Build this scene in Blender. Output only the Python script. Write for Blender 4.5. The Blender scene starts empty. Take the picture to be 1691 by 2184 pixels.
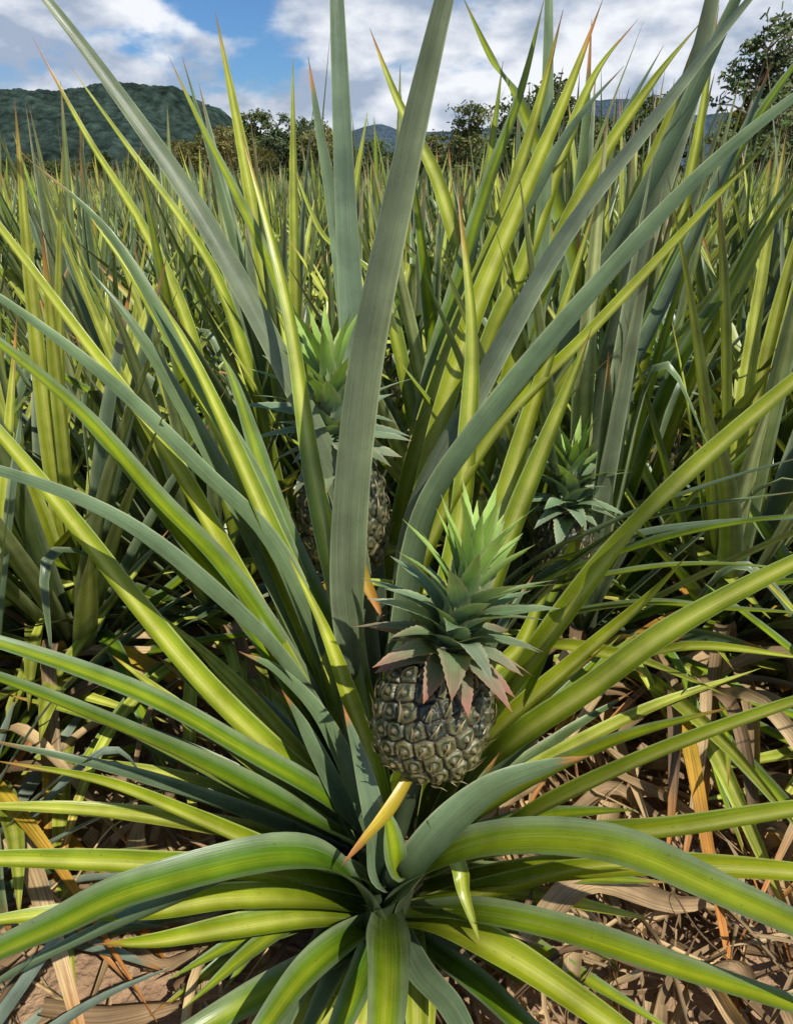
import bpy, math, random
from mathutils import Vector, noise, Matrix, Euler
from mathutils.kdtree import KDTree
S=bpy.context.scene
S.view_settings.view_transform='Standard'
try: S.view_settings.look='None'
except: pass
S.view_settings.exposure=0
V=Vector
rnd=random.Random(11)
def mix(a,b,t):
    t=max(0,min(1,t)); return tuple(a[i]*(1-t)+b[i]*t for i in range(3))
def sm(a,b,x):
    t=max(0,min(1,(x-a)/(b-a))); return t*t*(3-2*t)

# ------------------------------------------------------------ materials
def newmat(name):
    m=bpy.data.materials.new(name); m.use_nodes=True; nt=m.node_tree; nt.nodes.clear()
    return m,nt,nt.nodes,nt.links
def N(nodes,t,**k):
    n=nodes.new(t)
    for a,b in k.items(): setattr(n,a,b)
    return n
def leaf_material(name,trans=.22,rough=.42,back=True,streak=1.0,tcol=1.5,sscale=420,spec=.5,var=0,fine=0):
    m,nt,n,l=newmat(name)
    out=N(n,'ShaderNodeOutputMaterial'); b=N(n,'ShaderNodeBsdfPrincipled'); tr=N(n,'ShaderNodeBsdfTranslucent'); mx=N(n,'ShaderNodeMixShader')
    at=N(n,'ShaderNodeAttribute',attribute_name='Col'); uv=N(n,'ShaderNodeUVMap')
    mp=N(n,'ShaderNodeMapping'); mp.inputs['Scale'].default_value=(sscale,6,1); l.new(uv.outputs[0],mp.inputs[0])
    no=N(n,'ShaderNodeTexNoise'); no.inputs['Scale'].default_value=1; no.inputs['Detail'].default_value=3; l.new(mp.outputs[0],no.inputs[0])
    r=N(n,'ShaderNodeMapRange'); r.inputs[1].default_value=.3; r.inputs[2].default_value=.7; r.inputs[3].default_value=1-.28*streak; r.inputs[4].default_value=1+.25*streak; l.new(no.outputs[0],r.inputs[0])
    tc=N(n,'ShaderNodeTexCoord'); n2=N(n,'ShaderNodeTexNoise'); n2.inputs['Scale'].default_value=16; n2.inputs['Detail'].default_value=6; l.new(tc.outputs['Object'],n2.inputs[0])
    r2=N(n,'ShaderNodeMapRange'); r2.inputs[1].default_value=.3; r2.inputs[2].default_value=.7; r2.inputs[3].default_value=.76; r2.inputs[4].default_value=1.22; l.new(n2.outputs[0],r2.inputs[0])
    mu=N(n,'ShaderNodeMath',operation='MULTIPLY'); l.new(r.outputs[0],mu.inputs[0]); l.new(r2.outputs[0],mu.inputs[1])
    fac=mu.outputs[0]
    if var:
        oi=N(n,'ShaderNodeObjectInfo'); vr=N(n,'ShaderNodeMapRange'); vr.inputs[3].default_value=1-var; vr.inputs[4].default_value=1+var*.6; l.new(oi.outputs['Random'],vr.inputs[0])
        m0=N(n,'ShaderNodeMath',operation='MULTIPLY'); l.new(fac,m0.inputs[0]); l.new(vr.outputs[0],m0.inputs[1]); fac=m0.outputs[0]
    vm=N(n,'ShaderNodeVectorMath',operation='SCALE'); l.new(at.outputs['Color'],vm.inputs[0]); l.new(fac,vm.inputs['Scale'])
    col=vm.outputs[0]
    if fine: # waxy bloom in thin lengthwise lines
        mp2=N(n,'ShaderNodeMapping'); mp2.inputs['Scale'].default_value=(260,2.2,1); l.new(uv.outputs[0],mp2.inputs[0])
        nf=N(n,'ShaderNodeTexNoise'); nf.inputs['Scale'].default_value=1; nf.inputs['Detail'].default_value=5; nf.inputs['Roughness'].default_value=.7; l.new(mp2.outputs[0],nf.inputs[0])
        rf=N(n,'ShaderNodeMapRange'); rf.inputs[1].default_value=.52; rf.inputs[2].default_value=.72; rf.inputs[3].default_value=0; rf.inputs[4].default_value=fine; l.new(nf.outputs[0],rf.inputs[0])
        mf=N(n,'ShaderNodeMix',data_type='RGBA'); l.new(rf.outputs[0],mf.inputs[0]); l.new(col,mf.inputs[6]); mf.inputs[7].default_value=(.42,.44,.26,1); col=mf.outputs[2]
    n3=N(n,'ShaderNodeTexNoise'); n3.inputs['Scale'].default_value=260; n3.inputs['Detail'].default_value=2; l.new(tc.outputs['Object'],n3.inputs[0])
    r3=N(n,'ShaderNodeMapRange'); r3.inputs[1].default_value=.68; r3.inputs[2].default_value=.76; r3.inputs[3].default_value=0; r3.inputs[4].default_value=.6; l.new(n3.outputs[0],r3.inputs[0])
    mc=N(n,'ShaderNodeMix',data_type='RGBA'); l.new(r3.outputs[0],mc.inputs[0]); l.new(col,mc.inputs[6]); mc.inputs[7].default_value=(.07,.05,.02,1)
    col=mc.outputs[2]
    if back:
        g=N(n,'ShaderNodeNewGeometry'); f=N(n,'ShaderNodeMath',operation='MULTIPLY'); l.new(g.outputs['Backfacing'],f.inputs[0]); f.inputs[1].default_value=.62
        bw=N(n,'ShaderNodeVectorMath',operation='DOT_PRODUCT'); l.new(col,bw.inputs[0]); bw.inputs[1].default_value=(.47,.47,.47)
        gs=N(n,'ShaderNodeVectorMath',operation='SCALE'); gs.inputs[0].default_value=(.82,.92,.54); l.new(bw.outputs['Value'],gs.inputs['Scale'])
        m2=N(n,'ShaderNodeMix',data_type='RGBA'); l.new(f.outputs[0],m2.inputs[0]); l.new(col,m2.inputs[6]); l.new(gs.outputs[0],m2.inputs[7]); col=m2.outputs[2]
    l.new(col,b.inputs['Base Color'])
    rr=N(n,'ShaderNodeMapRange'); rr.inputs[1].default_value=.3; rr.inputs[2].default_value=.7; rr.inputs[3].default_value=rough-.07; rr.inputs[4].default_value=rough+.12; l.new(n2.outputs[0],rr.inputs[0]); l.new(rr.outputs[0],b.inputs['Roughness'])
    b.inputs['Specular IOR Level'].default_value=spec
    bp=N(n,'ShaderNodeBump'); bp.inputs['Strength'].default_value=.4; bp.inputs['Distance'].default_value=.001; l.new(no.outputs[0],bp.inputs['Height']); l.new(bp.outputs[0],b.inputs['Normal'])
    tv=N(n,'ShaderNodeVectorMath',operation='MULTIPLY'); l.new(vm.outputs[0],tv.inputs[0]); tv.inputs[1].default_value=(tcol,tcol*1.05,tcol*.25); l.new(tv.outputs[0],tr.inputs[0])
    mx.inputs[0].default_value=trans; l.new(b.outputs[0],mx.inputs[1]); l.new(tr.outputs[0],mx.inputs[2]); l.new(mx.outputs[0],out.inputs[0])
    return m
MLEAF=leaf_material('pineapple_leaf',rough=.29,streak=.75,sscale=800,trans=.14,spec=.45,fine=.22)
MFIELD=leaf_material('field_pineapple_leaf',rough=.34,streak=.7,sscale=500,trans=.14,var=.28,fine=.12,spec=.4)
MDRY=leaf_material('dry_leaf',trans=.12,rough=.7,back=False,streak=1.6,spec=.25)
MCROWN=leaf_material('crown_leaf',trans=.2,rough=.5,back=False,streak=.6,sscale=700,spec=.35)

def attr_material(name,rough=.8,bump=None,bs=.3,bd=.01,spec=.3,nscale=3,namt=.25):
    m,nt,n,l=newmat(name)
    out=N(n,'ShaderNodeOutputMaterial'); b=N(n,'ShaderNodeBsdfPrincipled'); at=N(n,'ShaderNodeAttribute',attribute_name='Col')
    tc=N(n,'ShaderNodeTexCoord'); no=N(n,'ShaderNodeTexNoise'); no.inputs['Scale'].default_value=nscale; no.inputs['Detail'].default_value=6; l.new(tc.outputs['Object'],no.inputs[0])
    r=N(n,'ShaderNodeMapRange'); r.inputs[1].default_value=.3; r.inputs[2].default_value=.7; r.inputs[3].default_value=1-namt; r.inputs[4].default_value=1+namt; l.new(no.outputs[0],r.inputs[0])
    vm=N(n,'ShaderNodeVectorMath',operation='SCALE'); l.new(at.outputs['Color'],vm.inputs[0]); l.new(r.outputs[0],vm.inputs['Scale'])
    l.new(vm.outputs[0],b.inputs['Base Color']); b.inputs['Roughness'].default_value=rough
    b.inputs['Specular IOR Level'].default_value=spec
    if bump:
        nb=N(n,'ShaderNodeTexNoise'); nb.inputs['Scale'].default_value=bump; nb.inputs['Detail'].default_value=8; l.new(tc.outputs['Object'],nb.inputs[0])
        bp=N(n,'ShaderNodeBump'); bp.inputs['Strength'].default_value=bs; bp.inputs['Distance'].default_value=bd; l.new(nb.outputs[0],bp.inputs['Height']); l.new(bp.outputs[0],b.inputs['Normal'])
    l.new(b.outputs[0],out.inputs[0]); return m

# ------------------------------------------------------------ mesh builder
class MB:
    def __init__(s): s.v=[];s.f=[];s.uv=[];s.c=[]
    def obj(s,name,mat,parent=None,smooth=True,link=True):
        me=bpy.data.meshes.new(name); me.from_pydata(s.v,[],s.f); 
        ca=me.color_attributes.new('Col','FLOAT_COLOR','POINT')
        flat=[]
        for c in s.c: flat.extend((c[0],c[1],c[2],1))
        ca.data.foreach_set('color',flat)
        if s.uv:
            ul=me.uv_layers.new(name='UVMap'); li=[0]*len(me.loops); me.loops.foreach_get('vertex_index',li)
            fl=[]
            for i in li: fl.extend(s.uv[i])
            ul.data.foreach_set('uv',fl)
        me.materials.append(mat)
        if smooth: me.polygons.foreach_set('use_smooth',[True]*len(me.polygons))
        me.update()
        if not link: return me
        o=bpy.data.objects.new(name,me); S.collection.objects.link(o)
        if parent: o.parent=parent
        return o
def empty(name,loc=(0,0,0)):
    o=bpy.data.objects.new(name,None); S.collection.objects.link(o); o.location=loc; o.empty_display_size=.1; return o
def catmull(P,n):
    Q=[P[0]*2-P[1]]+list(P)+[P[-1]*2-P[-2]]
    out=[];m=len(P)-1
    for k in range(n+1):
        t=k/n*m; i=min(int(t),m-1); f=t-i
        a,b,c,d=Q[i],Q[i+1],Q[i+2],Q[i+3]
        out.append(.5*((2*b)+(c-a)*f+(2*a-5*b+4*c-d)*f*f+(3*b-a-3*c+d)*f**3))
    return out
GREY=(.20,.245,.130); BLUE=(.15,.205,.135); GREEN=(.055,.145,.005); SHADE=(.014,.036,.003); YEL=(.46,.47,.014); ORG=(.46,.19,.05); BRN=(.12,.06,.03); PALE=(.58,.58,.17)
def leafcol(kind,t,s,q,tb,R):
    a=abs(s)
    if kind=='Y':
        c=mix(mix(GREEN,YEL,.06+.34*q),YEL,(1-a**1.2)*(.45+.5*t)); c=mix(SHADE,c,.2+.8*sm(0,.4,t))  # near-black leaf base: deep shade between leaves, painted into the colour
        c=mix(c,PALE,.65*sm(.86,1,a)); c=mix(c,(.62,.62,.18),.65*(1-sm(0,.18,a))*sm(.1,.5,t))
    elif kind=='M':
        c=mix(GREEN,YEL,.04+.25*q+.15*t-.14*a); c=mix(SHADE,c,.3+.7*sm(0,.4,t)); c=mix(c,GREY,.85*sm(.76,.88,a)); c=mix(c,YEL,.4*(1-sm(0,.2,a))*sm(.2,.6,t))  # base darkened too, painted shade in the plant heart
    elif kind=='G':
        c=mix(GREY,BLUE,q); c=mix(c,GREEN,.12+.35*(1-q)); c=tuple(x*(.78+.27*a)*(.5+.5*sm(0,.4,t)) for x in c); c=mix(c,(.40,.43,.24),.6*sm(.86,1,a))  # lower part of the leaf dimmed, shadow put into its colour
    elif kind=='P':
        c=mix((.30,.36,.28),(.20,.26,.19),q); c=tuple(x*(.85+.22*a) for x in c)
    elif kind=='D':
        c=mix((.50,.35,.18),(.14,.085,.045),q); c=tuple(x*(.75+.5*abs(math.sin(t*9+q*20))) for x in c)
    elif kind=='O':
        c=mix((.50,.36,.03),(.38,.15,.03),sm(.25,.9,t+.3*q-.15))
    if tb<1:
        tt=t+.03*math.sin(s*7+q*30)
        c=mix(c,ORG,.9*sm(tb,tb+.05,tt)); c=mix(c,BRN,.85*sm(tb+.5*(1-tb),1,tt))
    return c
def add_leaf(mb,P,W,target,kind='M',twist=0,tb=1.0,nseg=36,nc=7,q=None,fold=.85,basew=.8,tpow=2.4,serr=0,colf=None,roll=0):
    if q is None: q=rnd.random()
    pts=catmull(P,nseg); base=len(mb.v)
    ss={3:[-1,0,1],5:[-1,-.55,0,.55,1],7:[-1,-.86,-.45,0,.45,.86,1]}[nc]
    L=0; pb=None
    ph=rnd.random()*6
    for k,p in enumerate(pts):
        t=k/nseg
        T=(pts[min(k+1,nseg)]-pts[max(k-1,0)]).normalized()
        n=(target-p); n-=T*n.dot(T)
        if n.length<1e-5: n=V((0,0,1))
        n.normalize(); b=T.cross(n)
        if pb and b.dot(pb)<0: b=-b; n=-n
        pb=b.copy()
        a=math.radians(twist*t+roll); n2=n*math.cos(a)+b*math.sin(a); b2=b*math.cos(a)-n*math.sin(a)
        w=W*.5*(basew+(1-basew)*sm(0,.3,t))*(1-t**tpow)*(1+.025*math.sin(t*17+ph))
        if serr and k%2: w*=1-serr
        if k==nseg: w=W*.01
        if k>0: L+=(p-pts[k-1]).length
        fo=fold*(1-.35*t)
        for s in ss:
            x=math.sin(fo*s)/fo*w; z=(1-math.cos(fo*s))/fo*w
            mb.v.append(p+b2*x+n2*z); mb.uv.append((s*w+q*3,L+q*5))
            mb.c.append(colf(t,s) if colf else leafcol(kind,t,s,q,tb,None))
    for k in range(nseg):
        for j in range(nc-1):
            i=base+k*nc+j; mb.f.append((i,i+1,i+nc+1,i+nc))

# ------------------------------------------------------------ the near plants, leaf by leaf (mm, world)
T='''
A Y 48 0 0|-68,823,264 -153,850,463 -247,894,662 -339,936,844 -438,965,994 -572,1016,1184
A H 60 0 0|-58,869,427 -69,862,698 -44,890,967 3,906,1191 58,922,1402
A Y 46 0 1|-35,822,330 -84,924,555 -134,1020,763 -179,1143,1024 -250,1258,1269
A H 52 0 0|-51,1088,352 -91,1131,660 -183,1166,895 -319,1220,1153 -432,1237,1325 -526,1237,1454
A G 54 0 1|-70,909,327 -151,939,564 -224,978,774 -296,994,926 -402,1037,1124 -509,1041,1235
A G 48 0 0|-83,872,364 -177,910,669 -286,906,827 -404,902,970 -529,890,1086
A M 48 0 0|-91,851,321 -231,874,633 -336,862,803 -405,839,932 -498,816,1048
A G 50 0 0|-83,837,293 -158,808,535 -231,772,684 -340,743,826 -466,697,918
A Y 50 0 0|-60,802,222 -165,783,371 -273,787,518 -363,798,667 -429,803,796 -517,818,939
A M 46 0 0|-44,782,179 -103,733,357 -210,699,495 -321,669,620 -474,638,729
A M 64 0 0|-57,748,223 -138,686,383 -258,650,521 -343,610,629 -448,574,734
A Y 48 0 1|-83,761,136 -189,703,282 -277,665,399 -375,632,507 -481,592,589
A Y 50 0 0|-80,721,169 -193,656,299 -287,603,385 -376,554,460 -466,506,527
A G 48 0 0|-54,881,268 -114,895,424 -179,926,581 -268,979,773 -330,1003,902 -388,1020,1010
A Y 46 0 0|-44,823,264 -97,871,425 -171,931,596 -242,997,773 -326,1055,931 -401,1099,1059
A M 52 0 0|-37,852,254 -68,901,419 -113,933,530 -188,991,693 -230,1036,822 -256,1059,908
A Y 52 0 0|-50,800,240 -90,860,400 -130,900,540 -190,930,700 -250,960,860 -300,985,980
A M 54 0 0|-60,790,220 -120,830,380 -190,850,530 -280,870,680 -370,890,820 -450,900,930
A M 50 0 1|-30,790,220 -60,830,380 -75,870,500 -85,900,620 -100,930,720 -120,960,800
A Y 42 0 1|-20,780,220 -40,800,360 -70,820,470 -110,850,590 -160,880,700
A Y 46 0 1|28,931,372 101,1032,617 124,1120,825 127,1187,986 102,1273,1187
A Y 48 0 1|94,931,372 156,1011,611 208,1076,799 265,1139,980 324,1211,1174
A Y 46 0 1|125,951,458 183,999,654 231,1031,792 270,1053,902 300,1068,994
A Y 50 0 1|13,1028,343 46,1054,585 162,1095,809 321,1119,984 500,1158,1182 580,1152,1281
A G 50 0 0|4,1008,414 44,1039,668 133,1051,833 292,1087,1033 449,1115,1207 590,1118,1324
A H 54 0 0|4,1067,423 38,1111,669 141,1157,881 276,1221,1117 415,1260,1296 544,1292,1454
A Y 54 0 0|122,851,321 201,822,541 293,815,732 355,785,857 490,779,1018
A Y 50 0 0|122,830,278 182,783,430 273,754,555 369,734,680 515,718,801
A Y 44 0 1|106,837,293 172,815,437 273,811,567 349,801,673 386,785,757
A Y 50 0 0|122,778,172 181,722,320 264,685,440 362,653,550 502,626,658
A M 40 0 1|94,837,179 142,820,332 199,826,484 237,828,614 251,806,685
A Y 38 0 1|28,895,298 76,906,394 192,921,482 234,940,572 260,941,621
A O 30 60 1|58,1150,560 70,1140,620 76,1128,680 62,1112,725
A O 26 40 1|-66,1040,610 -60,1025,580 -42,1008,545 -22,990,505
S M 66 0 0|-22,660,158 -67,619,344 -142,571,446 -286,501,484 -344,436,519 -403,373,550
S G 48 0 0|-15,666,171 -45,655,284 -95,634,342 -178,611,384 -326,557,359 -450,506,336
S M 68 0 0|-11,669,177 35,629,340 127,591,445 247,540,503 350,472,517 433,407,529
S G 62 0 2|-15,655,190 5,632,300 55,642,390 130,675,445 205,695,465 270,700,485
S G 44 0 1|10,665,180 30,650,290 75,655,375 110,690,420 150,740,450
S G 46 -30 1|-20,665,180 -25,650,290 -30,660,390 -50,700,470 -75,740,540
S M 44 0 1|0,670,180 0,645,270 -2,640,350 -10,655,400 -25,665,440
S Y 54 0 0|41,728,183 138,669,326 250,619,419 341,571,496 471,532,580
S Y 48 0 0|41,721,169 160,661,286 286,614,370 380,567,433 490,518,483
S M 62 0 0|-14,653,213 -12,552,308 -11,469,364 -15,383,388
S Y 50 0 0|3,669,177 75,601,262 153,536,296 225,471,314 286,410,330
S M 52 0 0|10,672,184 100,603,289 210,541,346 327,476,379 452,413,405
S M 50 0 0|-33,666,171 -75,589,249 -123,520,283 -168,445,287
S Y 48 0 1|-41,688,148 -135,640,222 -238,597,262 -318,558,298 -377,528,343
S Y 50 0 0|-49,695,161 -142,652,247 -238,616,300 -318,577,337 -435,544,377
S G 44 0 0|0,666,171 30,584,192 71,525,212 96,468,220
S M 46 0 0|-26,663,164 -43,587,198 -59,531,223 -85,468,220
S Y 46 0 0|11,705,135 94,661,234 180,632,316 256,604,384
S M 46 0 0|-30,680,120 -130,600,170 -220,530,200 -330,460,200
S M 46 0 0|20,680,120 110,580,170 180,500,190 260,430,190
S G 44 0 1|-16,730,73 -42,734,209 -83,747,331 -136,769,462 -165,769,542
S G 40 0 1|-20,714,109 -33,729,269 -102,775,456 -166,782,557 -219,769,609
S O 22 0 1|16,654,487 -9,621,468 -39,595,449 -70,570,430
S Y 26 0 1|48,670,400 85,630,349 92,600,331 111,559,293
B G 60 0 0|-57,1322,489 -77,1340,752 -92,1390,1021 -100,1435,1264 -108,1502,1542
B G 42 0 1|-94,1482,589 -111,1560,899 -138,1622,1138 -164,1652,1300 -181,1668,1426
B Y 44 0 1|-464,1668,513 -520,1730,866 -610,1763,1101 -703,1776,1279 -799,1805,1480
B Y 42 0 1|-353,1722,624 -427,1760,929 -498,1758,1091 -617,1771,1269 -717,1778,1424
B M 44 0 1|-205,1722,624 -287,1765,939 -375,1787,1152 -446,1790,1308 -500,1787,1442
B Y 44 0 1|17,1677,761 -52,1745,976 -164,1759,1060 -206,1770,1132 -239,1791,1222
B Y 46 0 1|297,1677,761 162,1730,1020 92,1765,1202 5,1790,1354 -59,1814,1498
B M 44 0 1|472,1729,866 379,1748,1133 278,1770,1343 205,1737,1427 134,1723,1539
C Y 52 0 1|16,1444,510 108,1490,831 210,1538,1096 275,1565,1302 317,1588,1490
C G 50 0 0|302,1531,688 308,1566,999 307,1614,1272 299,1673,1552
C Y 50 0 1|56,1367,581 152,1458,918 252,1521,1159 327,1557,1334 392,1596,1506
C G 52 0 1|77,1390,628 172,1484,971 271,1521,1159 354,1541,1301 433,1541,1394
C G 64 0 0|258,1482,589 357,1466,857 437,1459,1066 506,1447,1241 589,1466,1468
C H 64 0 0|472,1575,551 511,1594,892 550,1606,1138 593,1614,1355 611,1619,1555
C Y 48 0 1|236,1531,688 324,1571,998 406,1589,1202 509,1598,1370 584,1580,1474
C M 50 0 1|60,1531,688 142,1606,993 198,1644,1183 262,1682,1362 302,1719,1530
C Y 50 0 1|391,1626,656 467,1657,945 540,1682,1164 597,1697,1346 610,1681,1452
C G 50 0 1|531,1626,656 645,1691,940 734,1745,1163 799,1776,1325 829,1787,1442
C M 50 0 1|624,1601,604 676,1599,826 750,1599,994 798,1596,1139 841,1580,1245
C Y 44 0 1|180,1480,813 277,1554,1039 351,1628,1246 414,1675,1395 495,1702,1495
C M 46 0 1|560,1700,600 660,1760,950 780,1800,1220 880,1830,1400 960,1840,1500
C Y 46 0 1|700,1650,600 760,1640,900 840,1640,1120 920,1630,1290 980,1620,1380
C G 48 0 1|420,1750,700 430,1790,1000 440,1820,1250 435,1850,1520
C M 44 0 1|130,1700,700 170,1760,1000 215,1800,1230 240,1830,1440
C Y 44 0 1|640,1800,700 700,1850,1000 730,1890,1280 740,1920,1560
C G 44 0 1|300,1700,700 390,1780,1000 500,1850,1260 620,1900,1480
D G 46 0 1|245,1200,467 379,1080,647 483,983,763 597,892,861
D M 46 0 1|245,1179,424 379,1055,595 483,954,704 597,854,785
D G 44 0 1|264,1171,407 385,1087,615 461,999,714 628,914,794
D Y 40 0 1|264,1196,458 346,1113,572 418,1057,668 472,996,733
D M 42 0 1|293,1154,372 428,1035,508 537,929,570 628,833,627
D Y 42 0 1|293,1137,337 411,995,424 499,902,516 628,803,565
D G 44 0 1|300,1250,420 440,1180,560 580,1100,640 760,1010,700
D M 42 0 1|300,1250,380 450,1160,500 600,1090,560 760,1000,590
'''
hero=empty('pineapple_plant',(0,0,0)); back=empty('pineapple_plant',(0,0,0)); right=empty('pineapple_plant',(0,0,0))
mbs={'A':MB(),'S':MB(),'B':MB(),'C':MB(),'D':MB()}
targets={'A':V((0.02,.55,2.2)),'S':V((0,.62,2.0)),'B':V((-.07,1.2,2.4)),'C':V((.35,1.2,2.4)),'D':V((.2,1.2,2.4))}
for l in T.strip().split('\n'):
    h,pt=l.split('|'); g,kind,w,tw,tip=h.split()
    P=[V([float(c)/1000 for c in s.split(',')]) for s in pt.split()]
    D=P[1]-P[0]
    if P[0].z>.12 and g in 'ABCD' and kind!='O':
        k=(P[0].z-.06)/max(D.z,.05); d=V((D.x*k*.6,D.y*k*.6,P[0].z-.06)); P=[P[0]-d]+P
    if tip=='0':
        e=P[-1]-P[-2]; e2=(P[-2]-P[-3]); d=e*1.0+(e-e2)*.3; P.append(P[-1]+d*.9-V((0,0,.02)))
    tb={'0':1.0,'1':rnd.choice([.9,.93,.95,.88,.96]),'2':.86}[tip]
    if kind=='O': tb=.7
    roll=rnd.uniform(-12,12)
    if kind=='H': kind='G'; roll=180   # leaf showing its silvery underside
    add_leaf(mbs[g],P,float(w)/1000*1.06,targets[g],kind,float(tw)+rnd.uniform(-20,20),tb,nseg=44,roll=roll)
# extra leaves filling the heart of the near plant
for i in range(92):
    az=rnd.uniform(0,2*math.pi); el=math.radians(rnd.uniform(22,70)); L=rnd.uniform(.4,.85)
    if math.sin(az)<-.2: L*=.6; el*=.45
    if 1.2<az<2.1: L*=.45
    if (az>5.2 or az<.5) and i%2: continue
    b=V((-.01+.05*math.cos(az),.86+.05*math.sin(az),.06)); d=V((math.cos(az)*math.cos(el),math.sin(az)*math.cos(el),math.sin(el)))
    sw=V((-d.y,d.x,0))*rnd.uniform(-.12,.12)
    P=[b+d*L*t+sw*t*t-V((0,0,.22*t*t*L)) for t in (0,.33,.66,1)]
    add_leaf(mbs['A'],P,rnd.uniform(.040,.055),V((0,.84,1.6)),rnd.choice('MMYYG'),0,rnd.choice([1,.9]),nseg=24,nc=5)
mbs['A'].obj('leaves',MLEAF,hero); mbs['S'].obj('sucker_leaves',MLEAF,hero)
mbs['B'].obj('leaves',MLEAF,back); mbs['C'].obj('leaves',MLEAF,right); mbs['D'].obj('lower_leaves',MLEAF,right)

# ------------------------------------------------------------ pineapple fruit
MFRUIT=attr_material('pineapple_skin',rough=.42,bump=220,bs=.55,bd=.002,spec=.5,nscale=60,namt=.4)
def fruit(name,parent,loc,Rr,h,tilt,neye,seed,crownL,ncrown,res=(170,130),pink=1.0,crown_scale=1.0,dark=1.0):
    r=random.Random(seed)
    root=empty(name,loc); root.rotation_euler=tilt; root.parent=parent
    def prof(z):
        return Rr*max(0,1-abs(2*z/h-.96)**2.7)**(1/2.3)
    zs=[];A=[0];M=400
    for i in range(M):
        z=h*(i+.5)/M; dz=h/M; dr=(prof(z+dz/2)-prof(z-dz/2)); A.append(A[-1]+max(prof(z),.002)*math.hypot(dz,dr))
    def zof(f):
        t=f*A[-1]
        lo=0
        while lo<M-1 and A[lo+1]<t: lo+=1
        return h*(lo+(t-A[lo])/max(A[lo+1]-A[lo],1e-9))/M
    eyes=[]
    for i in range(neye):
        z=zof((i+.5+r.uniform(-.4,.4))/neye); th=i*math.radians(137.508)+r.uniform(-.045,.045); rr=prof(z); eyes.append(V((rr*math.cos(th),rr*math.sin(th),z)))
    kd=KDTree(neye)
    for i,e in enumerate(eyes): kd.insert(e,i)
    kd.balance()
    cell=math.sqrt(A[-1]*2*math.pi/neye)
    mb=MB(); nu,nv=res
    tone=[r.random() for _ in eyes]
    for j in range(nv+1):
        z=h*(.5-.5*math.cos(math.pi*j/nv)); rr=prof(z)
        for i in range(nu):
            th=2*math.pi*i/nu; p=V((rr*math.cos(th),rr*math.sin(th),z))
            q=kd.find_n(p,2); d1,d2=q[0][2],q[1][2]; e=(d2-d1)/cell; idx=q[0][1]
            nrm=V((p.x,p.y,(z-h*.48)*.7)).normalized()
            cn=math.exp(-((d1/cell)/.13)**2)
            ring=math.exp(-(((d1/cell)-.24)/.07)**2)
            wr=noise.noise(p*420); w2=noise.noise(p*60)
            hgt=.0070*sm(0,.28,e)*(1+.5*(tone[idx]-.5))+.0038*cn-.0025*ring+.0009*wr
            mb.v.append(p+nrm*hgt*(Rr/.078)); mb.uv.append((0,0))
            low=max(0,.60-z/h)
            c=mix((.006,.006,.005),mix((.032,.052,.032),(.22,.19,.045),tone[idx]*.25+.95*low+.25*w2),sm(.06,.32,e))
            c=mix(c,(.40,.33,.17),.5*sm(.05,.13,e)*(1-sm(.15,.30,e))*(.15+.85*tone[idx]))
            c=mix(c,(.025,.022,.014),.6*ring)
            c=mix(c,(.22,.14,.07),.6*cn)
            mb.c.append(tuple(x*dark*(1+.4*wr) for x in c))
    for j in range(nv):
        for i in range(nu):
            a=j*nu+i; b=j*nu+(i+1)%nu; mb.f.append((a,b,b+nu,a+nu))
    mb.obj('fruit_body',MFRUIT,root)
    mb=MB()
    for i,e in enumerate(eyes):
        if e.z<h*.03 or e.z>h*.97: continue
        nrm=V((e.x,e.y,(e.z-h*.48)*.7)).normalized(); up=(V((0,0,1))-nrm*nrm.z).normalized()
        sd_=nrm.cross(up); s=cell*r.uniform(.75,1.3); bend=sd_*r.uniform(-.3,.3)*s
        P=[e-up*s*.46+nrm*.004,e-up*s*.2+nrm*.0095,e+up*s*.10+nrm*.012+bend*.4,e+up*s*.5+nrm*r.uniform(.010,.021)+bend]
        q=tone[i]
        def cf(t,ss,q=q): return tuple(x*dark for x in mix(mix((.05,.065,.035),(.18,.14,.05),q),(.52,.41,.23),sm(.4,.95,t)*.8+.35*sm(.5,1,abs(ss))))
        add_leaf(mb,P,s*.42,e+nrm,'D',0,1,nseg=6,nc=3,fold=.9,colf=cf,tpow=1.05)
    mb.obj('eye_bracts',MDRY,root)
    mb=MB()
    for k in range(9):
        t=k/8
        for i in range(12):
            th=i/12*2*math.pi; mb.v.append(V((.013*math.cos(th),.013*math.sin(th),.01-t*max(.05,loc[2]-.02)))); mb.c.append((.05,.07,.03)); mb.uv.append((i*.01,t))
    for k in range(8):
        for i in range(12): mb.f.append((k*12+i,k*12+(i+1)%12,(k+1)*12+(i+1)%12,(k+1)*12+i))
    mb.obj('stalk',MCROWN,root)
    mb=MB()
    for i in range(ncrown):
        f=i/(ncrown-1) # 0 outer/bottom .. 1 inner/top
        az=i*math.radians(137.508)+r.uniform(-.15,.15)
        zb=h*.95+.002+f*crownL*.50; rb=.040*(1-f*.7)*crown_scale
        el=math.radians(-36+ (f**.95)*106 + r.uniform(-11,11)); L=crownL*(.40+.24*math.sin(min(1,f*1.2)*math.pi*.6))*r.uniform(.82,1.14)
        dr=V((math.cos(az),math.sin(az),0)); b=dr*rb*.5+V((0,0,zb))
        e0=min(el+.55,1.5)
        d0=dr*math.cos(e0)+V((0,0,math.sin(e0))); d1=dr*math.cos(el)+V((0,0,math.sin(el)))
        P=[b,b+d0*L*.3,b+d0*L*.42+d1*L*.28,b+d0*L*.42+d1*L*.62]
        q=r.random(); pk=pink*(1-sm(.05,.42,f))
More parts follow.
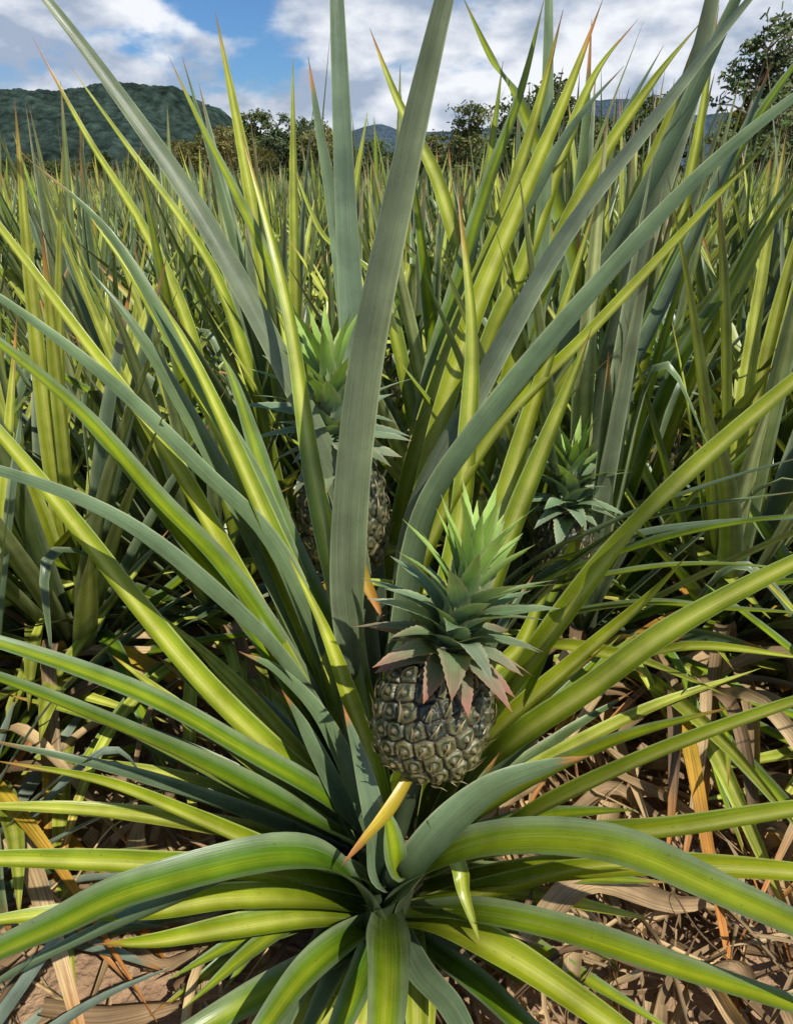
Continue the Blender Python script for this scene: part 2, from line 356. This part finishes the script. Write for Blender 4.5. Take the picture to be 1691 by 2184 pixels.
        def cf(t,s,q=q,pk=pk,f=f):
            a=abs(s)
            c=mix((.20,.27,.19),(.12,.23,.09),q*.6); c=mix(c,(.34,.52,.07),.75*sm(.45,.8,f)*sm(.1,.7,t)+.06)
            c=mix(c,(.44,.12,.11),pk*(.10+.6*sm(.3,1,t)+.4*sm(.4,1,a))) 
            c=mix(c,(.55,.50,.32),.5*sm(.75,1,a)*(1-pk*.5)); c=mix(c,(.42,.15,.07),.7*sm(.86,1,t)*(.3+pk))
            return c
        add_leaf(mb,P,.064*crown_scale*(1-.42*f)*r.uniform(.88,1.12),V((0,0,h+crownL*1.6)),'G',r.uniform(-20,20),1,nseg=22,nc=5,fold=.5,colf=cf,tpow=1.3,serr=.11,basew=1.0)
    mb.obj('crown',MCROWN,root)
    return root
fruit('pineapple_fruit',hero,(.030,.70,.472),.073,.16,(math.radians(-12),math.radians(14),0),118,3,.215,72,res=(260,200))
fruit('pineapple_fruit',back,(-.098,1.24,.46),.082,.27,(math.radians(-3),math.radians(-2),1.4),150,5,.27,46,res=(150,130),pink=.2,crown_scale=1.2,dark=1.1)
fruit('pineapple_fruit',right,(.376,1.36,.35),.06,.18,(.05,.05,2.),110,6,.2,42,res=(90,80),pink=.1)
fruit('pineapple_fruit',back,(.02,2.15,.50),.065,.22,(0,0,2.),110,8,.22,42,res=(90,80),pink=.1)
fruit('pineapple_fruit',right,(.72,1.82,.40),.065,.25,(0.03,0.06,2.),110,9,.22,42,res=(90,80),pink=.1)

# ------------------------------------------------------------ generic plants
def plant_mesh(seed,n=46,nseg=14,nc=5,hs=1.0,name='plant_leaves',wmul=1.0,kinds='GGGYYYYMMM',low=70):
    r=random.Random(seed); mb=MB()
    for i in range(n):
        f=i/(n-1); az=i*math.radians(137.5)+r.uniform(-.35,.35)
        el=math.radians(86-low*f**1.1+r.uniform(-10,10)); L=hs*r.uniform(.72,1.22)*(1.0-.22*f)
        b=V((math.cos(az)*.03,math.sin(az)*.03,.16*(1-f)+.04))
        d=V((math.cos(az)*math.cos(el),math.sin(az)*math.cos(el),math.sin(el)))
        dro=.03+.24*f*r.uniform(.3,1.6)
        sw=V((-math.sin(az),math.cos(az),0))*r.uniform(-.14,.14)
        P=[b+d*L*t+sw*t*t-V((0,0,dro*t*t*L)) for t in (0,.35,.7,1)]
        if r.random()<.06: P[3]=P[2]+V((math.cos(az)*.12,math.sin(az)*.12,-.2))
        k=r.choice(kinds)
        if f>.86 and 'Y' in kinds: k=r.choice('MYOD')
        rs=rnd.getstate(); rnd.seed(seed*100+i)
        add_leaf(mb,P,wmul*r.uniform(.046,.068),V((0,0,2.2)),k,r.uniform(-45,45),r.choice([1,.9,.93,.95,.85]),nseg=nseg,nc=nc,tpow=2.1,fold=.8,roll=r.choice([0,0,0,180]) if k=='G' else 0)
        rnd.setstate(rs)
    return mb.obj(name,MFIELD,link=False)
near=[plant_mesh(100+i,n=50,hs=1.04) for i in range(7)]
far=[plant_mesh(200+i,n=24,nseg=6,nc=3,hs=1.05,name='far_plant_leaves',wmul=1.4) for i in range(4)]
pale=plant_mesh(300,n=46,hs=1.0,kinds='PPPPPG',low=74)
def inst(name,me,loc,s,parent=None,sz=1.0):
    o=bpy.data.objects.new(name,me); S.collection.objects.link(o); o.location=loc
    o.rotation_euler=(rnd.uniform(-.16,.16),rnd.uniform(-.16,.16),rnd.uniform(0,6.28)); o.scale=(s,s,s*sz)
    if parent: o.parent=parent
    return o
for (x,y,s) in [(-1.3,1.42,1.0),(-.8,1.4,1.0),(-.48,1.6,.92),(-1.05,1.75,1.0),(-.15,1.9,.92),(.50,1.5,.95),(.85,1.45,1.0),(1.3,1.5,1.05),(1.7,1.5,1.05),(-.85,1.05,.8),(.2,1.9,1.0),(.75,1.95,1.12),(1.1,1.15,.8),(-1.4,1.0,.9),(1.25,1.95,1.15)]:
    inst('pineapple_plant',rnd.choice(near),(x,y,0),s)
inst('pineapple_plant',pale,(-.80,.74,0),.62); inst('pineapple_plant',pale,(-.66,.40,0),.5)
field=empty('pineapple_field')
y=2.25; k=0
while y<12:
    w=.68*y+1.0; x=-w+(k%2)*.25
    while x<w:
        s=rnd.uniform(.84,1.16)*(1.1 if x>.1 and y<5 else 1)
        inst('field_plant',rnd.choice(near),(x+rnd.uniform(-.16,.16),y+rnd.uniform(-.16,.16),0),s,field); x+=.54
    y+=.54; k+=1
while y<58:
    w=.70*y+2; x=-w; st=.85 if y<25 else 1.4
    while x<w:
        inst('field_plant',rnd.choice(far),(x+rnd.uniform(-.4,.4),y+rnd.uniform(-.4,.4),0),rnd.uniform(.85,1.25),field); x+=st
    y+=st*1.15

# ------------------------------------------------------------ dry leaf litter
mb=MB()
for i in range(820):
    if i<500: x=rnd.uniform(.12,1.3); yy=rnd.uniform(.35,1.35)
    else: x=rnd.uniform(-1.4,.2); yy=rnd.uniform(.3,1.4)
    az=rnd.uniform(0,6.28); L=rnd.uniform(.08,.48); z=.012+rnd.random()**2*.10
    d=V((math.cos(az),math.sin(az),0)); sw=V((-d.y,d.x,0)); b=V((x,yy,z))
    P=[b+d*L*t+sw*rnd.uniform(-.08,.08)*L*2+V((0,0,max(-z+.01,rnd.uniform(-.02,.07)))) for t in (0,.33,.66,1)]
    add_leaf(mb,P,rnd.choice([.006,.012,.02,.03,.045,.05]),b+V((0,0,1)),'D',rnd.uniform(-220,220),1,nseg=14,nc=5,fold=rnd.uniform(.6,2.6),q=rnd.random(),tpow=3)
for i in range(96): # collapsed, half dead lower leaves
    x0,y0=rnd.choice([(.47,1.35),(.85,1.4),(1.1,1.12),(.6,1.2),(-.8,1.35),(-.85,1.0),(-.42,1.4)]); az=rnd.uniform(-2.9,-.2); L=rnd.uniform(.4,.75)
    d=V((math.cos(az),math.sin(az),0)); sw=V((-d.y,d.x,0))*rnd.uniform(-.2,.2); b=V((x0,y0,.12))
    P=[b,b+d*L*.3+V((0,0,rnd.uniform(.05,.2))),b+d*L*.65+sw*.4+V((0,0,rnd.uniform(.0,.12))),b+d*L+sw+V((0,0,-.09))]
    add_leaf(mb,P,rnd.uniform(.025,.045),b+V((0,0,1)),rnd.choice('ODDDYM'),rnd.uniform(-90,90),.75,nseg=20,nc=5)
mb.obj('dry_leaf_litter',MDRY)

# ------------------------------------------------------------ ground
m,nt,n,l=newmat('soil'); out=N(n,'ShaderNodeOutputMaterial'); b=N(n,'ShaderNodeBsdfPrincipled'); tc=N(n,'ShaderNodeTexCoord')
n1=N(n,'ShaderNodeTexNoise'); n1.inputs['Scale'].default_value=9; n1.inputs['Detail'].default_value=9; l.new(tc.outputs['Object'],n1.inputs[0])
cr=N(n,'ShaderNodeValToRGB'); cr.color_ramp.elements[0].position=.3; cr.color_ramp.elements[0].color=(.22,.125,.07,1); cr.color_ramp.elements[1].position=.72; cr.color_ramp.elements[1].color=(.54,.35,.21,1); l.new(n1.outputs[0],cr.inputs[0])
n2=N(n,'ShaderNodeTexNoise'); n2.inputs['Scale'].default_value=60; n2.inputs['Detail'].default_value=9; l.new(tc.outputs['Object'],n2.inputs[0])
bp=N(n,'ShaderNodeBump'); bp.inputs['Strength'].default_value=1; bp.inputs['Distance'].default_value=.016; l.new(n2.outputs[0],bp.inputs['Height']); l.new(bp.outputs[0],b.inputs['Normal'])
gm=N(n,'ShaderNodeSeparateXYZ'); l.new(tc.outputs['Object'],gm.inputs[0]); gr=N(n,'ShaderNodeMapRange'); gr.inputs[1].default_value=55; gr.inputs[2].default_value=70; l.new(gm.outputs[1],gr.inputs[0])
mx=N(n,'ShaderNodeMix',data_type='RGBA'); l.new(gr.outputs[0],mx.inputs[0]); l.new(cr.outputs[0],mx.inputs[6]); mx.inputs[7].default_value=(.05,.08,.025,1); l.new(mx.outputs[2],b.inputs['Base Color']); b.inputs['Roughness'].default_value=.95; l.new(b.outputs[0],out.inputs[0])
me=bpy.data.meshes.new('ground'); K=260; vs=[];fs=[]
def wp(i):
    t=2*i/K-1; return math.copysign(abs(t)*3+abs(t)**9*4000,t)
for j in range(K+1):
    for i in range(K+1):
        x=wp(i); yy=wp(j)+.6; z=0
        if abs(x)<6 and abs(yy)<6: z=.03*noise.fractal(V((x*3,yy*3,0)),.8,2,5)+.022*noise.noise(V((x*18,yy*18,3)))
        vs.append((x,yy,z-.012))
for j in range(K):
    for i in range(K): a=j*(K+1)+i; fs.append((a,a+1,a+K+2,a+K+1))
me.from_pydata(vs,[],fs); me.materials.append(m); me.polygons.foreach_set('use_smooth',[True]*len(me.polygons)); o=bpy.data.objects.new('ground',me); S.collection.objects.link(o)

# ------------------------------------------------------------ hills
MH=attr_material('forest_hill',rough=1,bump=.25,bs=1,bd=5,spec=0,nscale=.09,namt=.5)
def hill(name,prof,Y,depth,colr,nx=200,ny=60,rough=4.0,ns=.5,nf=.07,rid=.16):
    mb=MB(); x0,x1=prof[0][0],prof[-1][0]
    for j in range(ny+1):
        f=j/ny
        for i in range(nx+1):
            x=x0+(x1-x0)*i/nx; yy=Y-f*depth
            for a,bb in zip(prof,prof[1:]):
                if a[0]<=x<=bb[0]+1e-6:
                    t=(x-a[0])/(bb[0]-a[0]); t=t*t*(3-2*t); hh=a[1]*(1-t)+bb[1]*t; break
            z=hh*sm(0,1,1-f) if f<1 else 0
            z*=1+rid*noise.fractal(V((x*.005,yy*.005,1.7)),.9,2,5)*min(1,f*3+.15)
            tr_=noise.noise(V((x*nf,yy*nf,2)))
            z+=rough*(tr_+.6*noise.noise(V((x*nf*2.3,yy*nf*2.3,7))))*min(1,hh/30)
            kk=1+ns*1.2*tr_+ns*.8*noise.fractal(V((x*.012,yy*.012,5)),.8,2,4)
            mb.v.append(V((x,yy,z-2))); mb.c.append(tuple(cc*max(.3,kk) for cc in colr)) 
    for j in range(ny):
        for i in range(nx): a=j*(nx+1)+i; mb.f.append((a,a+nx+1,a+nx+2,a+1))
    return mb.obj(name,MH)
hill('forested_hill',[(-1100,80),(-900,95),(-700,106),(-560,120),(-470,124),(-400,130),(-330,122),(-280,100),(-220,70),(-160,45),(-90,20),(0,2)],1200,500,(.032,.050,.040),nx=300,ny=130)  # slightly blue-green base colour carries painted haze
hill('distant_hill',[(-900,60),(-450,130),(-250,170),(-80,200),(60,175),(300,180),(620,230),(780,285),(900,290),(1080,230),(1500,250),(2000,230),(2600,100)],3200,700,(.060,.088,.115),rough=5,ns=.12,nf=.02,rid=.05)  # bluish base colour stands in for aerial haze, no volume

# ------------------------------------------------------------ trees
MT=leaf_material('tree_foliage',trans=.25,rough=.6,back=False,streak=0,tcol=1.2,spec=.3); MBK=attr_material('tree_bark',rough=.9,bump=8,bs=.5,bd=.03,nscale=4)
def tree_meshes(seed,h,cw,tone,ncl=70,sparse=.5):
    r=random.Random(seed); br=MB(); lf=MB()
    def tube(a,b,ra,rb):
        d=(b-a).normalized(); u=d.orthogonal().normalized(); w=d.cross(u); s=len(br.v)
        for p,rr in ((a,ra),(b,rb)):
            for i in range(6): th=i/6*6.283; br.v.append(p+(u*math.cos(th)+w*math.sin(th))*rr); br.c.append((.22,.19,.15))
        for i in range(6): br.f.append((s+i,s+(i+1)%6,s+6+(i+1)%6,s+6+i))
    pts=[V((0,0,0))]; 
    for k in range(5): pts.append(pts[-1]+V((r.uniform(-.05,.05)*h,r.uniform(-.05,.05)*h,h*.17)))
    for k in range(5): tube(pts[k],pts[k+1],h*.022*(1-k*.16),h*.022*(1-(k+1)*.16))
    for c in range(ncl):
        k=r.randint(1,5); a=pts[k]; az=r.uniform(0,6.283); el=r.uniform(-.1,1.1); L=cw*r.uniform(.35,1)*(1.1 if k<4 else .8)
        e=a+V((math.cos(az)*math.cos(el),math.sin(az)*math.cos(el),math.sin(el)))*L
        if e.z>h: e.z=h-r.random()*.5
        if c%3==0: 
            mid=a.lerp(e,.5)+V((0,0,.1*L)); tube(a,mid,h*.008,h*.005); tube(mid,e,h*.005,h*.002)
        R0=cw*r.uniform(.16,.32); tn=r.uniform(.6,1.35)
        for q in range(int(46*sparse)):
            p=e+V((r.gauss(0,.5),r.gauss(0,.5),r.gauss(0,.38)))*R0; s=r.uniform(.09,.2)*h/8
            u=V((r.gauss(0,1),r.gauss(0,1),r.gauss(0,1))).normalized(); w=u.orthogonal().normalized()
            i=len(lf.v); lf.v+= [p-u*s-w*s*.5,p+u*s-w*s*.4,p+u*s*1.1+w*s*.5,p-u*s*.7+w*s*.5]; cc=tuple(x*tn*r.uniform(.8,1.2) for x in tone); lf.c+=[cc]*4; lf.uv+=[(0,0)]*4
            lf.f.append((i,i+1,i+2,i+3))
    return br.obj('trunk',MBK,link=False),lf.obj('foliage',MT,smooth=False,link=False)
kinds=[tree_meshes(1,8,2.6,(.13,.15,.045),80,.9),tree_meshes(2,7,2.8,(.09,.125,.045),80,.9),tree_meshes(3,7.5,3,(.19,.175,.055),80,.9),tree_meshes(4,9,2.6,(.095,.125,.045),75,.7)]
tl=empty('distant_trees')
def put(kd,x,y,s,parent):
    for me in kd:
        o=bpy.data.objects.new(me.name,me); S.collection.objects.link(o); o.parent=parent; o.location=(x,y,0); o.rotation_euler=(0,0,s*9); o.scale=(s*1.15,s*1.15,s*.97)
x=-62
while x<75:
    yy=rnd.uniform(62,84); u=x/yy
    s=rnd.uniform(.45,.80)
    if -.28<u<-.08: s*=1.25
    if u>.08: s*=1.25
    if u>.3: s*=1.2
    if u<-.28: s*=.6
    put(rnd.choice(kinds),x,yy,s,tl); put(rnd.choice(kinds),x+1,yy+8,s*.8,tl); x+=rnd.uniform(1.2,2.4)
for i,(x,yy,s) in enumerate([(19.5,44,.98),(22.8,46,.95),(26,45,.85)]):
    e=empty('eucalyptus_tree',(x,yy,0))
    big=tree_meshes(20+i,9,2.8,(.10,.13,.045),60,.75)
    for me in big:
        o=bpy.data.objects.new(me.name,me); S.collection.objects.link(o); o.parent=e; o.scale=(s,s,s)

# ------------------------------------------------------------ world, sun
sd=V((.46,-.56,1.0)).normalized(); el=math.asin(sd.z); azi=math.atan2(sd.x,sd.y)
w=bpy.data.worlds.new('World'); S.world=w; w.use_nodes=True; nt=w.node_tree; n=nt.nodes; l=nt.links; n.clear()
out=N(n,'ShaderNodeOutputWorld'); sky=N(n,'ShaderNodeTexSky'); sky.sky_type='NISHITA'; sky.sun_disc=False; sky.sun_elevation=el; sky.sun_rotation=azi
bg=N(n,'ShaderNodeBackground'); bg.inputs[1].default_value=.075
tint=N(n,'ShaderNodeVectorMath',operation='MULTIPLY'); l.new(sky.outputs[0],tint.inputs[0]); tint.inputs[1].default_value=(.66,1.05,1.5); l.new(tint.outputs[0],bg.inputs[0])
tc=N(n,'ShaderNodeTexCoord'); mp=N(n,'ShaderNodeMapping'); mp.inputs['Scale'].default_value=(1,1,2.2); mp.inputs['Location'].default_value=(3.1,.4,.7); l.new(tc.outputs['Generated'],mp.inputs[0])
no=N(n,'ShaderNodeTexNoise'); no.inputs['Scale'].default_value=6; no.inputs['Detail'].default_value=10; no.inputs['Roughness'].default_value=.55; l.new(mp.outputs[0],no.inputs[0])
ds=N(n,'ShaderNodeVectorMath',operation='DISTANCE'); l.new(tc.outputs['Generated'],ds.inputs[0]); ds.inputs[1].default_value=(-.20,.95,.175)
dm=N(n,'ShaderNodeMapRange'); dm.inputs[1].default_value=.0; dm.inputs[2].default_value=.15; dm.inputs[3].default_value=-.18; dm.inputs[4].default_value=.14; l.new(ds.outputs['Value'],dm.inputs[0])
sp=N(n,'ShaderNodeSeparateXYZ'); l.new(tc.outputs['Generated'],sp.inputs[0])
zc=N(n,'ShaderNodeMapRange'); zc.inputs[1].default_value=.20; zc.inputs[2].default_value=.34; zc.inputs[3].default_value=0; zc.inputs[4].default_value=-.28; l.new(sp.outputs[2],zc.inputs[0])
a0=N(n,'ShaderNodeMath',operation='ADD'); l.new(zc.outputs[0],a0.inputs[0]); l.new(dm.outputs[0],a0.inputs[1])
ad=N(n,'ShaderNodeMath',operation='ADD'); l.new(no.outputs[0],ad.inputs[0]); l.new(a0.outputs[0],ad.inputs[1])
mk=N(n,'ShaderNodeMapRange'); mk.interpolation_type='SMOOTHSTEP'; mk.inputs[1].default_value=.42; mk.inputs[2].default_value=.56; l.new(ad.outputs[0],mk.inputs[0])
n2=N(n,'ShaderNodeTexNoise'); n2.inputs['Scale'].default_value=9; n2.inputs['Detail'].default_value=9; l.new(mp.outputs[0],n2.inputs[0])
cr=N(n,'ShaderNodeValToRGB'); cr.color_ramp.elements[0].position=.40; cr.color_ramp.elements[0].color=(.38,.46,.60,1); cr.color_ramp.elements[1].position=.60; cr.color_ramp.elements[1].color=(.92,.95,1.0,1); l.new(n2.outputs[0],cr.inputs[0])
b2=N(n,'ShaderNodeBackground'); b2.inputs[1].default_value=1.0; l.new(cr.outputs[0],b2.inputs[0])
ms=N(n,'ShaderNodeMixShader'); l.new(mk.outputs[0],ms.inputs[0]); l.new(bg.outputs[0],ms.inputs[1]); l.new(b2.outputs[0],ms.inputs[2]); l.new(ms.outputs[0],out.inputs[0])
sl=bpy.data.lights.new('sun','SUN'); sl.energy=5; sl.angle=math.radians(.5); sl.color=(1,.96,.86); so=bpy.data.objects.new('sun',sl); S.collection.objects.link(so); so.rotation_euler=sd.to_track_quat('Z','Y').to_euler()

cd=bpy.data.cameras.new('camera'); c=bpy.data.objects.new('camera',cd); S.collection.objects.link(c); c.location=(0,0,1.2); c.rotation_euler=(math.radians(64),0,0)
cd.sensor_fit='VERTICAL'; cd.sensor_height=36; cd.lens=24; cd.clip_end=10000; cd.clip_start=.02; S.camera=c
